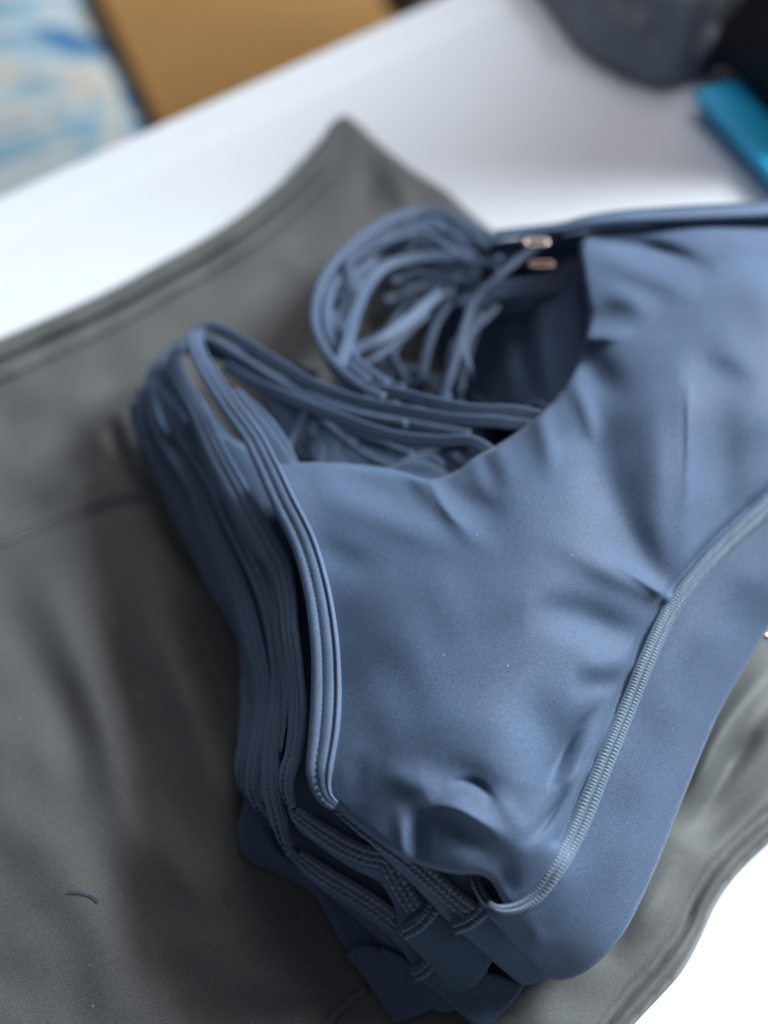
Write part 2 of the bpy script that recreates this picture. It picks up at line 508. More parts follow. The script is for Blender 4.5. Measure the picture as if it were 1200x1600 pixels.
# twin-needle seams on the body
def on_leg(pts, dz=0.0006):
    P = spline(pts, step=6)
    return at(P[:, 0], P[:, 1], leg_surf(P) + dz)
M_gthread = fabric('grey_seam_thread', (0.15, 0.16, 0.165), rough=0.6, sheen=0.2, grain=2500)
for off in (0, 9, 16):
    ribbon('yoke_seam', on_leg([(-80, 868 + off), (0, 838 + off), (80, 806 + off), (150, 783 + off * .9), (215, 768 + off * .7), (260, 775 + off * .5)]),
           [(-.0006, 0), (-.0004, .0005), (.0004, .0005), (.0006, 0)], M_gthread, leggings)
ribbon('hem_seam', on_leg([(480, 1640), (520, 1590), (550, 1560), (572, 1545)]), [(-.0016, 0), (-.001, .0012), (.001, .0012), (.0016, 0)], M_grey, leggings)

# ------------------------------------------------------------------ navy sports bras
LIFT = 1.22                       # the stack stands a little thicker than its nominal layer heights
GRP = 'navy sports bras in the stack'
PIPE = [(-5.6, 0), (-5.3, 1.1), (-4.3, 2.0), (-3.0, 2.35), (-1.9, 2.05), (-1.25, 1.65), (-0.9, 1.45), (-0.55, 1.6), (0.3, 1.85), (1.4, 1.85), (2.5, 1.5), (2.95, 0.95), (3.15, 0.45), (3.35, 0.9),
        (3.8, 1.5), (4.4, 1.65), (4.9, 1.2), (5.15, 0.2), (5.0, -0.7), (-5.4, -0.7)]
PIPE = [(a / 1000, c / 1000) for a, c in PIPE]
def strap_prof(w, t, groove=False):
    out = []
    for k in range(20):
        a = 2 * math.pi * k / 20
        ca, sa = math.cos(a), math.sin(a)
        x = math.copysign(abs(ca) ** 0.6, ca) * w / 2
        y = math.copysign(abs(sa) ** 0.75, sa) * t / 2
        if groove and sa > 0.5:
            y -= 0.22 * t * max(0, 1 - abs(abs(x) - 0.2 * w) / (0.1 * w))
        out.append((x, y))
    return out

bras = []
for lab in ('topmost navy strappy sports bra, its smooth front panel and hem band fully in view',
            'second navy sports bra from the top, its binding peeking out just left of the topmost',
            'third navy sports bra from the top, with a coverstitched side seam at the stack corner',
            'fourth navy sports bra from the top, pressed between others in the left flank',
            'bottom navy sports bra of the stack, lying directly on the grey leggings'):
    bras.append(thing('sports_bra', lab, 'sports bra', group=GRP))
b1, b2, b3, b4, b5 = bras

# --- topmost bra
B1 = [(306, 521), (307, 541), (325, 580), (358, 632), (395, 683), (419, 730), (442, 780), (476, 850), (497, 925), (508, 1000), (511, 1060), (510, 1110), (506, 1155), (500, 1200), (502, 1228), (510, 1247), (524, 1259)]
NECK = [(905, 385), (910, 430), (916, 480), (915, 520), (905, 556), (888, 592), (866, 622), (834, 654), (800, 680), (768, 700), (738, 716), (714, 734), (690, 746), (668, 748), (642, 741), (610, 732), (575, 727), (530, 723), (490, 722), (452, 724)]
SEAM = [(796, 1420), (818, 1413), (842, 1394), (866, 1360), (888, 1322), (908, 1282), (940, 1205), (985, 1097), (1012, 1030), (1050, 952), (1100, 888), (1150, 838), (1200, 793), (1260, 738), (1340, 662)]
BOT = [(514, 1256), (545, 1279), (575, 1301), (605, 1325), (636, 1343), (672, 1357), (715, 1366), (748, 1367), (768, 1378), (782, 1402)]
F1 = B1[5:] + BOT[1:] + SEAM + [(1345, 500), (1340, 326), (1200, 331), (1100, 336), (1000, 342), (950, 348), (918, 358)] + NECK
F1C = [(419, 730, .072), (442, 780, .0735), (476, 850, .0745), (497, 925, .075), (508, 1000, .075), (511, 1060, .0745), (508, 1140, .0735), (500, 1200, .072), (512, 1252, .069),
       (560, 1290, .069), (605, 1325, .072), (640, 1343, .0715), (715, 1366, .069), (768, 1380, .0625), (796, 1418, .056),
       (842, 1394, .0565), (888, 1322, .059), (940, 1205, .062), (985, 1097, .0645), (1050, 952, .068), (1100, 888, .070), (1200, 793, .073), (1340, 662, .075),
       (600, 1000, .083), (560, 860, .079), (700, 850, .086), (750, 1000, .087), (640, 1180, .080), (800, 1150, .083), (900, 1100, .077), (880, 900, .089), (960, 1000, .076), (700, 1290, .0775), (820, 1290, .0735), (860, 1330, .065),
       (1000, 780, .086), (1100, 700, .088), (1200, 650, .088), (1340, 500, .09), (1340, 340, .084), (1200, 340, .083), (1000, 355, .080), (920, 375, .078), (1100, 450, .091), (980, 470, .086),
       (915, 480, .082), (905, 556, .082), (866, 622, .080), (800, 680, .078), (738, 716, .075), (680, 746, .073), (600, 733, .072), (500, 724, .071), (800, 780, .088), (900, 660, .087)]
F1F = [
    # soft diagonals below the neckline
    ([(480, 770), (570, 795), (640, 822), (750, 865)], 0.0032, 27),
    ([(500, 745), (580, 768), (670, 795)], -0.0024, 22),
    ([(470, 830), (530, 870), (600, 895)], -0.0018, 26),
    ([(650, 736), (690, 788), (735, 835), (790, 860)], 0.0036, 17, 2),
    ([(670, 738), (715, 775), (790, 812)], -0.0028, 21),
    ([(735, 716), (752, 755), (775, 790)], 0.0009, 13, 2),
    ([(775, 698), (790, 730), (800, 775)], 0.0011, 15, 2),
    ([(752, 708), (768, 745), (780, 785)], -0.0008, 12, 2),
    ([(842, 648), (855, 700), (862, 760)], 0.0024, 17, 2),
    # broad valley running from the neckline to the band seam, and the shaded front below its end
    ([(922, 540), (926, 650), (938, 730), (968, 815), (1010, 885), (1056, 955)], -0.0060, (52, 28)),
    ([(1040, 520), (1034, 680), (1040, 800), (1062, 950)], 0.0040, (50, 26)),
    ([(840, 800), (900, 860), (970, 898), (1050, 940)], 0.0040, (32, 16), 3),
    ([(820, 950), (890, 962), (960, 985), (1030, 1000)], -0.0056, (32, 30)),
    ([(900, 1035), (950, 1038), (1000, 1025)], 0.0028, 24),
    ([(890, 1078), (950, 1066), (995, 1050)], -0.0026, 18),
    # upright crease in the right half
    ([(1072, 540), (1070, 660), (1073, 760), (1070, 850), (1066, 930)], 0.0022, (22, 14)),
    ([(1060, 592), (1115, 580), (1185, 610)], -0.0026, 26),
    ([(1115, 580), (1128, 720), (1120, 880)], -0.0034, 38),
    ([(1170, 790), (1130, 840), (1090, 880)], 0.0026, 10),
    # tucks at the neckline
    ([(905, 545), (925, 572), (950, 605), (985, 650)], -0.0036, (22, 34), 2),
    ([(908, 532), (940, 528), (1000, 515)], 0.0034, 11, 2),
    ([(900, 500), (935, 498), (1000, 482)], -0.0030, 20, 2),
    ([(890, 585), (915, 640), (930, 700)], 0.0022, 14),
    ([(915, 376), (980, 384), (1040, 396), (1120, 425)], -0.0058, 15),
    ([(920, 402), (1000, 424), (1100, 460)], 0.0036, 22),
    ([(920, 440), (970, 460), (1030, 495)], 0.0022, 20),
    ([(1110, 390), (1170, 450), (1230, 540)], 0.0025, 45),
    # lower corner: dimple, crescents and creases
    ([(800, 1080), (862, 1150), (845, 1230)], -0.0052, 46),
    ([(945, 1090), (900, 1140), (872, 1188), (848, 1240), (832, 1285)], -0.0036, 15),
    ([(970, 1110), (925, 1165), (893, 1215), (862, 1285)], 0.0034, 15),
    ([(935, 1190), (905, 1210), (875, 1236)], 0.0020, 11),
    ([(890, 1225), (858, 1275), (815, 1330)], -0.0030, 12),
    ([(660, 1225), (715, 1212), (758, 1232), (785, 1275)], -0.0030, (30, 24)),
    ([(640, 1310), (668, 1266), (705, 1260), (745, 1280), (795, 1310), (850, 1324)], 0.0036, 20),
    ([(772, 1228), (790, 1262), (812, 1290), (850, 1306)], 0.0016, 15),
    ([(664, 1255), (655, 1300), (652, 1352)], -0.0036, 14, 3),
    ([(622, 1245), (628, 1296), (633, 1346)], 0.0024, 13, 3),
    ([(590, 1205), (640, 1222), (690, 1240)], 0.0022, 22),
    ([(548, 1175), (562, 1210), (556, 1260)], -0.0012, 20),
    ([(680, 1330), (740, 1348), (785, 1374)], 0.0018, 20),
    ([(778, 1335), (792, 1368), (800, 1405)], -0.0016, 16),
    # crisp crease lines
    ([(940, 868), (990, 897), (1052, 940)], 0.0016, 7, 3),
    ([(672, 1258), (720, 1266), (785, 1305)], 0.0014, 7),
    ([(895, 1222), (862, 1270), (822, 1322)], -0.0016, 6),
    ([(938, 1100), (893, 1150), (852, 1230)], -0.0014, 7),
    ([(700, 1222), (745, 1226), (775, 1258)], -0.0014, 7),
    ([(672, 752), (700, 800), (745, 840)], 0.0010, 6, 2),
    ([(1076, 585), (1077, 690), (1072, 800)], 0.0012, 6),
    # cloth sinking into the band seam
    ([(p[0] - 16, p[1] - 7) for p in SEAM[4:14]], -0.0040, 8, 0),
]
F1F = [(f[0], f[1] * (1.05 if not isinstance(f[2], tuple) and f[2] <= 8 else 0.72), *f[2:]) for f in F1F[:-1]] + F1F[-1:]
f1_surf = Surf(F1C, F1F, [(0.0005, 42, 70, 0.7, 0.9), (0.00022, 17, 40, 2.0, 0.2)], pin=(spline(SEAM, step=14), 3, 26))
sheet('front_panel', F1, f1_surf, M_navy, b1, step=4.5, thick=0.0014, roll=(13, 0.0026))

def along(pts, surf, dz):
    P = spline(pts, step=5)
    return at(P[:, 0], P[:, 1], surf(P) + dz)

b1p = np.array(B1, float)
b1z = np.r_[[.060, .0625, .0655, .0685, .0705], f1_surf(b1p[5:]) + 0.0006]
P = spline(np.c_[b1p, b1z * 1000], step=4)
bind1 = spline(at(P[:, 0], P[:, 1], P[:, 2] / 1000), step=0.0011)
t1 = [0.15, -0.1, -0.25, -0.3, -0.3, -0.3, -0.32, -0.35]
ribbon('armhole_binding', bind1, PIPE, M_bind, b1, tilt=t1, scale=[.72, .74, .76, .79, .82, .86, .9, .95, 1, 1, 1, 1, 1.02, 1.05, 1.08, 1.12, 1.1, .95, .35])
stitches('binding_stitching', bind1, -0.0009, 0.0015, M_dash, b1, tilt=t1)

# band seam and band
sp = spline([(762, 1409), (776, 1419)] + SEAM, step=5)
sz = f1_surf(sp) + 0.0003
seam_path = spline(at(sp[:, 0], sp[:, 1], sz)[::2], step=0.0006)
BAND = [(760, 1424), (782, 1452), (815, 1490), (845, 1519), (868, 1530), (888, 1529), (915, 1518), (945, 1494), (975, 1458), (1003, 1405), (1030, 1345), (1053, 1285), (1075, 1230), (1100, 1168), (1125, 1112), (1160, 1050), (1200, 985), (1260, 900), (1350, 780)] + SEAM[::-1][:-1] + [(800, 1412)]
BANDC = [(760, 1424, .047), (815, 1490, .033), (868, 1530, .021), (790, 1430, .052), (830, 1480, .041), (888, 1520, .026), (945, 1494, .029), (1003, 1405, .033), (1053, 1285, .037), (1100, 1168, .041), (1160, 1050, .046), (1200, 985, .049), (1350, 780, .056)]
for (x, y) in SEAM:
    BANDC.append((x, y, float(f1_surf(np.array([[x, y]]))[0]) - 0.0004))
for (x, y, z) in ((850, 1450, .047), (900, 1430, .047), (960, 1330, .051), (1000, 1230, .054), (1050, 1110, .058), (1110, 1000, .062), (1180, 910, .066), (1270, 810, .069)):
    BANDC.append((x, y, z))
band_surf = Surf(BANDC, [([(1090, 930), (1040, 1040), (1000, 1140)], 0.001, 18), ([(1120, 960), (1080, 1080), (1020, 1240), (950, 1400)], 0.0016, 40)], [(0.0003, 30, 60, 0.4, .5)])
sheet('band', BAND, band_surf, M_navy, b1, step=5, thick=0.0014, roll=(6, 0.0008))
coverstitch('band_seam', seam_path, 0.0068, M_thread, b1, up=(0.25, -0.3, 1), wscale=[.2, .8, 1.1, 1.15, 1.05, 1, 1, 1, 1, 1.0, 1.05, 1.1, 1.2, 1.3, 1.3, 1.3], period=0.00135, height=0.0010, rib=0.0005)
sd = pxpath([(738, 1345, .050), (741, 1368, .0495), (750, 1392, .049), (764, 1410, .0485), (790, 1423, .049)], 0.0006)
coverstitch('side_seam_end', sd, 0.0042, M_thread, b1, period=0.0016, rows=2)
# side seam and back panel showing under the front panel
S1 = [(528, 1262), (560, 1285), (600, 1314), (640, 1343), (680, 1378), (714, 1408), (738, 1426)]
L1 = [(520, 1245), (620, 1290), (720, 1340), (790, 1365), (800, 1400), (758, 1424), (735, 1440), (706, 1443), (672, 1410), (630, 1368), (590, 1330), (553, 1293), (525, 1268)]
L1C = [(520, 1250, .062), (620, 1300, .060), (720, 1345, .053), (790, 1370, .044), (795, 1405, .040), (760, 1424, .040), (735, 1440, .040), (706, 1443, .040), (672, 1408, .045), (630, 1366, .050), (590, 1328, .054), (553, 1290, .058), (660, 1345, .054)]
l1_surf = Surf(L1C, [([(600, 1322), (650, 1362), (700, 1415)], 0.001, 12)])
sheet('back_panel', L1, l1_surf, M_navy, b1, step=4, thick=0.0014, roll=(14, 0.0042))
coverstitch('side_seam', spline(along(S1, l1_surf, 0.0008)[::2], step=0.0006), 0.0080, M_thread, b1, up=(-.3, -1.1, 1), rows=3, period=0.0024, rib=0.0014, wscale=[.6, 1, 1, 1, 1, 1.1])
BB1 = [(704, 1444), (730, 1436), (760, 1412), (790, 1440), (830, 1480), (860, 1520), (842, 1534), (818, 1540), (800, 1528), (765, 1498), (735, 1470)]
bb1_surf = Surf([(704, 1444, .040), (760, 1412, .044), (790, 1440, .041), (860, 1520, .021), (818, 1540, .0165), (765, 1498, .027), (735, 1470, .033), (790, 1480, .034)])
sheet('back_band', BB1, bb1_surf, M_navy, b1, step=5, thick=0.0013, roll=(7, 0.0016))
coverstitch('back_band_seam', spline(along([(708, 1449), (732, 1440), (752, 1424), (764, 1409)], bb1_surf, 0.0010), step=0.0006), 0.0064, M_thread, b1, up=(-.2, -1, 1), period=0.0017, height=0.0014)

# top binding on the far armhole, running on as a strap
TB = [(775, 366, .066), (830, 361, .070), (880, 356, .0755), (920, 347, .0800), (970, 340, .083), (1040, 336, .085), (1120, 332, .0865), (1200, 328, .0875), (1345, 320, .089)]
ribbon('far_armhole_binding', pxpath(TB, 0.002), PIPE, M_bind, b1, up=(0, -0.5, 1), tilt=[0.5, 0.4], scale=[.55, .8, 1, 1, 1])
BP1 = [(745, 440), (768, 392), (800, 374), (850, 366), (905, 352), (1000, 352), (1000, 560), (960, 640), (880, 660), (845, 672), (780, 668), (738, 630), (726, 560), (732, 490)]  # back panel, its left side drawn down steeply to darken the hollow
sheet('inner_shade_panel', BP1, Surf([(745, 440, .022), (780, 385, .045), (905, 370, .064), (1000, 450, .068), (980, 620, .072), (840, 660, .055), (726, 560, .0115), (738, 630, .0115), (732, 490, .013), (780, 560, .026), (850, 560, .052), (900, 520, .064), (850, 470, .050), (790, 650, .033)],
      [([(850, 440), (845, 540), (860, 640)], 0.004, 14), ([(790, 470), (792, 560), (800, 640)], 0.004, 12), ([(820, 480), (822, 560), (835, 640)], -.004, 12)]), M_navy, b1, step=6, thick=0.001)
BP2 = [(690, 500), (730, 465), (800, 455), (880, 470), (960, 520), (960, 660), (860, 690), (770, 700), (715, 660), (695, 590)]  # low sheet added to darken the floor of the hollow
sheet('inner_shade_panel', BP2, Surf([(690, 500, .0105), (800, 455, .0105), (960, 520, .011), (960, 660, .011), (770, 700, .0105), (700, 590, .0105)],
      [([(760, 480), (770, 560), (790, 660)], 0.001, 16)]), M_navy, b2, step=7, thick=0.001)
BP3 = [(520, 660), (580, 690), (700, 700), (780, 720), (760, 800), (600, 780), (480, 760), (470, 700)]  # sheet added to darken the opening below the neckline
sheet('inner_shade_panel', BP3, Surf([(520, 660, .013), (700, 700, .013), (780, 720, .018), (760, 800, .02), (480, 760, .02), (470, 700, .013), (600, 720, .012)],
      [([(520, 680), (600, 720), (720, 730)], 0.005, 14)]), M_navy, b3, step=7, thick=0.001)

# --- lower bras: front panel, binding, side seam, back lip, band
def lower(bra, bind, z, front, fctrl, seam=None, lip=None, lipc=None, band=None, bandc=None, bseam=None, folds=(), tilt=None, bscale=None, rows=3):
    fctrl = [(x, y, zz - .0035) for x, y, zz in fctrl]
    fs = Surf(fctrl, folds, [(0.0005, 26, 60, 0.5, z * 90)])
    sheet('front_panel', front, fs, M_navy, bra, step=6, thick=0.0012, roll=(8, 0.0015))
    bp = np.array(bind, float)
    P = spline(np.c_[bp[:, :2], bp[:, 2] * 1000], step=4)
    P[:, 0] += np.interp(np.linspace(0, 1, len(P)), np.linspace(0, 1, 9), np.r_[0, rng.uniform(-10, 9, 6), 0, 0])
    P[:, 2] += np.interp(np.linspace(0, 1, len(P)), np.linspace(0, 1, 7), np.r_[0, rng.uniform(-1.5, 1.5, 5), 0])
    path = spline(at(P[:, 0], P[:, 1], P[:, 2] / 1000)[::5], step=0.0012)
    tl = tilt or list(np.array([-0.1, -0.3, -0.5, -0.75, -0.95, -0.8]) + np.r_[0, rng.uniform(-.3, .25, 4), 0])
    ribbon('armhole_binding', path, PIPE, M_bind, bra, tilt=tl, scale=bscale or [.7, .72, .76, .8, .85, .9, .95, 1, 1, 1, 1, 1, 1, 1.03, 1.05, 1.05, 1, .9, .3])
    stitches('binding_stitching', path, -0.0009, 0.0015, M_dash, bra, tilt=tl)
    for q in range(2):
        Q = P.copy()
        Q[:, 0] += -9 - 9 * q + np.interp(np.linspace(0, 1, len(P)), np.linspace(0, 1, 8), rng.uniform(-5, 5, 8))
        Q[:, 2] -= 4.0 + 3.4 * q
        Q = Q[int(len(Q) * .04):int(len(Q) * (.93 - .05 * q))]
        bq = spline(at(Q[:, 0], Q[:, 1], Q[:, 2] / 1000)[::5], step=0.0014)
        ribbon('back_armhole_binding', bq, PIPE, M_bind, bra, tilt=list(np.array([-.3, -.9, -1.1, -1.2, -1.0]) + rng.uniform(-.25, .2, 5)), scale=[.4, .6, .62, .66, .66, .6, .3])
    if lip:
        ls = Surf(lipc)
        sheet('back_panel', lip, ls, M_navy, bra, step=4, thick=0.0012, roll=(14, 0.0042))
        coverstitch('side_seam', spline(along(seam, ls, 0.0008)[::2], step=0.0006), 0.0082, M_thread, bra, up=(-.3, -1.1, 1), rows=rows, period=0.0024, rib=0.0014, wscale=[.7, 1, 1, 1, 1])
    if band:
        bs = Surf(bandc)
        sheet('band', band, bs, M_navy, bra, step=4, thick=0.0010, roll=(5, 0.0008))
        if bseam:
            coverstitch('band_seam', spline(along(bseam, bs, 0.0010), step=0.0006), 0.0062, M_thread, bra, up=(-.2, -1, 1), period=0.0017, height=0.0014)
    return fs

B2 = [(276, 548, .052), (272, 568, .053), (290, 610, .054), (325, 672, .0555), (362, 735, .058), (398, 800, .060), (430, 870, .0615), (450, 935, .062), (462, 1005, .062), (470, 1070, .0615), (469, 1125, .061), (461, 1175, .060), (449, 1215, .059), (450, 1245, .057), (458, 1262, .0555)]
F2 = [(p[0] + 4, p[1]) for p in B2[3:]] + [(500, 1300), (540, 1325), (575, 1338), (608, 1345), (622, 1375), (655, 1425), (700, 1400), (760, 1340), (880, 1150), (980, 900), (920, 700), (860, 690), (810, 716), (775, 735), (738, 745), (700, 738), (672, 722), (640, 717), (610, 728), (540, 740), (480, 745), (420, 715)]
F2C = [(362, 735, .056), (430, 870, .060), (462, 1005, .0605), (461, 1175, .058), (458, 1262, .053), (540, 1325, .049), (608, 1345, .047), (655, 1425, .038), (760, 1340, .048), (880, 1150, .058), (980, 900, .064), (850, 672, .066), (738, 728, .063), (635, 704, .060), (540, 720, .058), (600, 1000, .066), (560, 1250, .056), (500, 1240, .055)]
S2 = [(460, 1269), (500, 1298), (540, 1323), (575, 1337), (604, 1344), (620, 1372), (637, 1402), (652, 1424)]
L2 = [(452, 1258), (520, 1285), (600, 1325), (660, 1390), (672, 1420), (650, 1440), (624, 1450), (612, 1410), (590, 1378), (550, 1358), (500, 1323), (462, 1292)]
L2C = [(452, 1258, .052), (520, 1290, .050), (600, 1328, .046), (660, 1395, .038), (624, 1450, .032), (612, 1408, .036), (590, 1378, .039), (550, 1358, .0415), (500, 1323, .0445), (462, 1292, .0475)]
BD2 = [(620, 1452), (650, 1440), (684, 1404), (720, 1440), (770, 1480), (790, 1492), (770, 1502), (757, 1524), (738, 1544), (719, 1556), (706, 1552), (688, 1533), (655, 1492)]
BD2C = [(620, 1452, .032), (684, 1404, .036), (790, 1492, .021), (719, 1556, .0135), (706, 1552, .0140), (655, 1492, .0235), (700, 1470, .029), (750, 1510, .021)]
lower(b2, B2, .06, F2, F2C, S2, L2, L2C, BD2, BD2C, [(628, 1458), (650, 1447), (668, 1430), (682, 1408)])

B3 = [(252, 562, .044), (252, 590, .044), (272, 645, .045), (312, 715, .046), (352, 785, .048), (390, 855, .0495), (418, 930, .050), (434, 1005, .050), (442, 1075, .050), (440, 1135, .0495), (431, 1190, .0485), (428, 1235, .047), (437, 1280, .044), (447, 1320, .0415), (461, 1350, .039)]
F3 = [(p[0] + 4, p[1]) for p in B3[2:]] + [(510, 1368), (550, 1395), (600, 1425), (630, 1450), (700, 1400), (720, 1250), (650, 1100), (640, 900), (700, 740), (560, 735), (470, 735), (380, 700), (310, 620)]
F3C = [(312, 715, .044), (390, 855, .0475), (434, 1005, .048), (431, 1190, .0465), (461, 1350, .037), (550, 1395, .033), (630, 1450, .027), (700, 1400, .034), (720, 1250, .044), (650, 900, .052), (560, 735, .048), (380, 700, .045), (520, 1300, .0425), (560, 1360, .038)]
S3 = [(466, 1336), (505, 1366), (545, 1390), (585, 1415), (622, 1444)]
L3 = [(458, 1320), (540, 1375), (620, 1425), (668, 1490), (655, 1518), (620, 1478), (590, 1450), (545, 1418), (500, 1388), (466, 1356)]
L3C = [(458, 1320, .038), (540, 1378, .0345), (620, 1428, .029), (668, 1490, .021), (655, 1518, .018), (590, 1450, .025), (545, 1418, .028), (500, 1388, .031), (466, 1356, .034)]
BD3 = [(640, 1518), (660, 1510), (690, 1488), (740, 1510), (800, 1530), (822, 1534), (806, 1560), (786, 1582), (762, 1602), (745, 1606), (725, 1590), (695, 1562), (665, 1538)]
BD3C = [(640, 1518, .0175), (690, 1488, .021), (822, 1534, .0125), (762, 1602, .0105), (695, 1562, .013), (740, 1540, .0155)]
lower(b3, B3, .05, F3, F3C, S3, L3, L3C, BD3, BD3C, [(645, 1524), (662, 1516), (676, 1502), (688, 1490)])

B4 = [(240, 582, .036), (238, 615, .036), (254, 675, .036), (293, 745, .038), (333, 812, .039), (370, 885, .040), (397, 955, .040), (414, 1025, .040), (420, 1085, .040), (413, 1140, .0395), (401, 1190, .038), (397, 1230, .036), (408, 1262, .034), (420, 1276, .033)]
F4 = [(p[0] + 4, p[1]) for p in B4[2:]] + [(436, 1318), (470, 1362), (505, 1392), (560, 1440), (610, 1490), (650, 1524), (680, 1480), (640, 1380), (600, 1200), (560, 950), (520, 760), (400, 720), (300, 620)]
F4C = [(293, 745, .036), (370, 885, .038), (414, 1025, .038), (401, 1190, .0365), (436, 1318, .0295), (505, 1392, .024), (610, 1490, .0165), (650, 1524, .014), (680, 1480, .02), (600, 1200, .034), (560, 950, .04), (520, 760, .036), (300, 620, .035)]
BD4 = [(596, 1478), (640, 1500), (690, 1545), (720, 1570), (700, 1582), (676, 1578), (640, 1556), (606, 1510)]
BD4C = [(596, 1478, .0155), (690, 1545, .013), (700, 1582, .010), (640, 1556, .0105), (606, 1510, .0135)]
lower(b4, B4, .04, F4, F4C, band=BD4, bandc=BD4C, folds=[([(520, 1390), (580, 1440), (640, 1500)], .0025, 9), ([(500, 1400), (560, 1460), (620, 1510)], -.002, 9)])

B5 = [(232, 605, .028), (229, 640, .028), (246, 705, .028), (283, 775, .029), (320, 835, .030), (352, 900, .030), (378, 965, .030), (395, 1035, .030), (399, 1090, .030), (390, 1145, .0295), (381, 1190, .028), (380, 1225, .0265), (388, 1245, .0255)]
F5 = [(p[0] + 4, p[1]) for p in B5[2:11]] + [(383, 1240), (374, 1280), (370, 1310), (380, 1335), (402, 1352), (438, 1368), (474, 1386), (498, 1408), (515, 1440), (545, 1488), (590, 1490), (650, 1510), (640, 1420), (560, 1300), (520, 1100), (480, 900), (400, 740), (300, 640)]
F5C = [(283, 775, .027), (352, 900, .028), (395, 1035, .028), (381, 1190, .0265), (372, 1300, .0185), (402, 1352, .016), (474, 1386, .0145), (545, 1488, .0125), (640, 1420, .019), (560, 1300, .025), (480, 900, .029), (300, 640, .027), (440, 1320, .022), (510, 1420, .016)]
BD5 = [(542, 1490), (575, 1474), (620, 1500), (665, 1540), (696, 1564), (670, 1580), (622, 1598), (606, 1586), (585, 1552), (560, 1516)]
BD5C = [(542, 1490, .0125), (575, 1474, .0145), (696, 1564, .010), (622, 1598, .0085), (585, 1552, .0100), (620, 1530, .0125)]
lower(b5, B5, .03, F5, F5C, band=BD5, bandc=BD5C, folds=[([(395, 1260), (420, 1320), (470, 1360), (520, 1420)], .003, 14), ([(385, 1300), (410, 1340), (460, 1372)], -.002, 10), ([(430, 1290), (450, 1330), (500, 1370)], -.002, 12)])

# --- unseen walls added under the far and hem edges to keep light out
FAR = [(770, 380, .058), (830, 374, .063), (880, 369, .068), (920, 362, .072), (970, 357, .075), (1040, 353, .077), (1120, 349, .0785), (1200, 345, .0795), (1300, 341, .080), (1330, 370, .080), (1336, 430, .082), (1337, 520, .082), (1334, 620, .074), (1330, 680, .068), (1330, 770, .055)]
HEM = [(880, 1500, .024), (930, 1478, .027), (975, 1425, .031), (1010, 1360, .034), (1040, 1275, .037), (1080, 1180, .041), (1110, 1110, .044), (1150, 1040, .047), (1195, 970, .050), (1260, 880, .054), (1340, 770, .058)]
def edge_wall(bra, name, path, f0, f1, upright=False):
    zb = .009
    c = [(x, y, zb + (z - zb) * (f0 + f1) / 2) for x, y, z in path]
    if upright:
        W = at([p[0] for p in path], [p[1] for p in path], [p[2] for p in path])
        W[:, 2] = zb + (W[:, 2] - zb) * (f0 + f1) / 2
        cp = spline(W, step=.003)
    else:
        cp = pxpath(c, .003)
    hh = np.mean([(z - zb) * (f1 - f0) / 2 for x, y, z in path]) * LIFT * 1.12
    hs = [(z - zb) * (f1 - f0) / 2 * LIFT * 1.08 / hh for x, y, z in path]
    prof = [(-.0012, -hh), (.0012, -hh), (.0016, 0), (.0012, hh), (-.0012, hh), (-.0016, 0)]
    ribbon(name, cp, prof, M_navy, bra, up=(0, 0, 1), scale=hs)
for k, bra in enumerate((b5, b4, b3, b2)):
    edge_wall(bra, 'far_light_block', [(x + rng.uniform(-1, 1), y + (3 - k) * 1.5, z) for x, y, z in FAR], k / 4.0, (k + 1) / 4.0, True)
    edge_wall(bra, 'hem_light_block', [(x - (3 - k) * 3, y - (3 - k) * 2, z) for x, y, z in HEM], k / 4.0, (k + 1) / 4.0)

# --- straps
WIDE, MID, THIN = strap_prof(.0058, .0021, True), strap_prof(.0043, .0020), strap_prof(.0034, .0019)
def strap(bra, pts, prof=MID, tilt=None, up=(0, -.5, 1)):
    return ribbon('strap', pxpath(pts, 0.002), prof, M_strap, bra, up=up, tilt=tilt)
# out of the left arch to the right, ending under the neckline
strap(b1, [(304, 528, .059), (314, 514, .060), (334, 513, .060), (372, 530, .060), (430, 566, .061), (495, 604, .063), (560, 628, .065), (630, 642, .067), (710, 656, .069), (780, 660, .071), (840, 668, .071)], WIDE, up=(0, -.8, 1))
strap(b1, [(575, 608, .066), (620, 615, .068), (680, 630, .070), (740, 641, .0715), (800, 643, .073), (850, 652, .073)], WIDE, up=(0, -.8, 1))
strap(b1, [(352, 572, .053), (400, 600, .056), (450, 622, .059), (530, 654, .062), (610, 681, .064), (680, 690, .066), (735, 690, .068), (775, 712, .067)], WIDE, up=(0, -.8, 1))
strap(b1, [(365, 612, .064), (395, 650, .066), (425, 690, .068), (448, 726, .069), (456, 748, .0685)], WIDE)
strap(b1, [(372, 618, .061), (410, 652, .063), (440, 692, .065), (458, 730, .066), (464, 750, .066)], WIDE)
strap(b2, [(274, 556, .051), (290, 535, .052), (325, 532, .052), (375, 560, .052), (430, 596, .053), (490, 630, .054), (560, 650, .056), (640, 664, .058)], MID, up=(0, -.8, 1))
strap(b3, [(254, 570, .043), (268, 545, .044), (300, 536, .045), (360, 560, .045), (420, 605, .046), (480, 640, .047), (560, 680, .049), (650, 715, .05)], MID, up=(0, -.8, 1))
strap(b4, [(240, 590, .035), (252, 560, .036), (280, 545, .037), (350, 560, .037), (430, 590, .037), (500, 610, .037), (580, 640, .037)], MID, up=(0, -.8, 1))
strap(b5, [(232, 612, .027), (240, 578, .028), (262, 556, .028), (330, 545, .028), (420, 560, .028), (500, 590, .027)], MID, up=(0, -.8, 1))
strap(b2, [(476, 628, .055), (470, 655, .05), (455, 685, .046), (448, 715, .045)], THIN)
strap(b3, [(482, 670, .048), (498, 690, .046), (502, 712, .045), (492, 740, .044)], THIN)
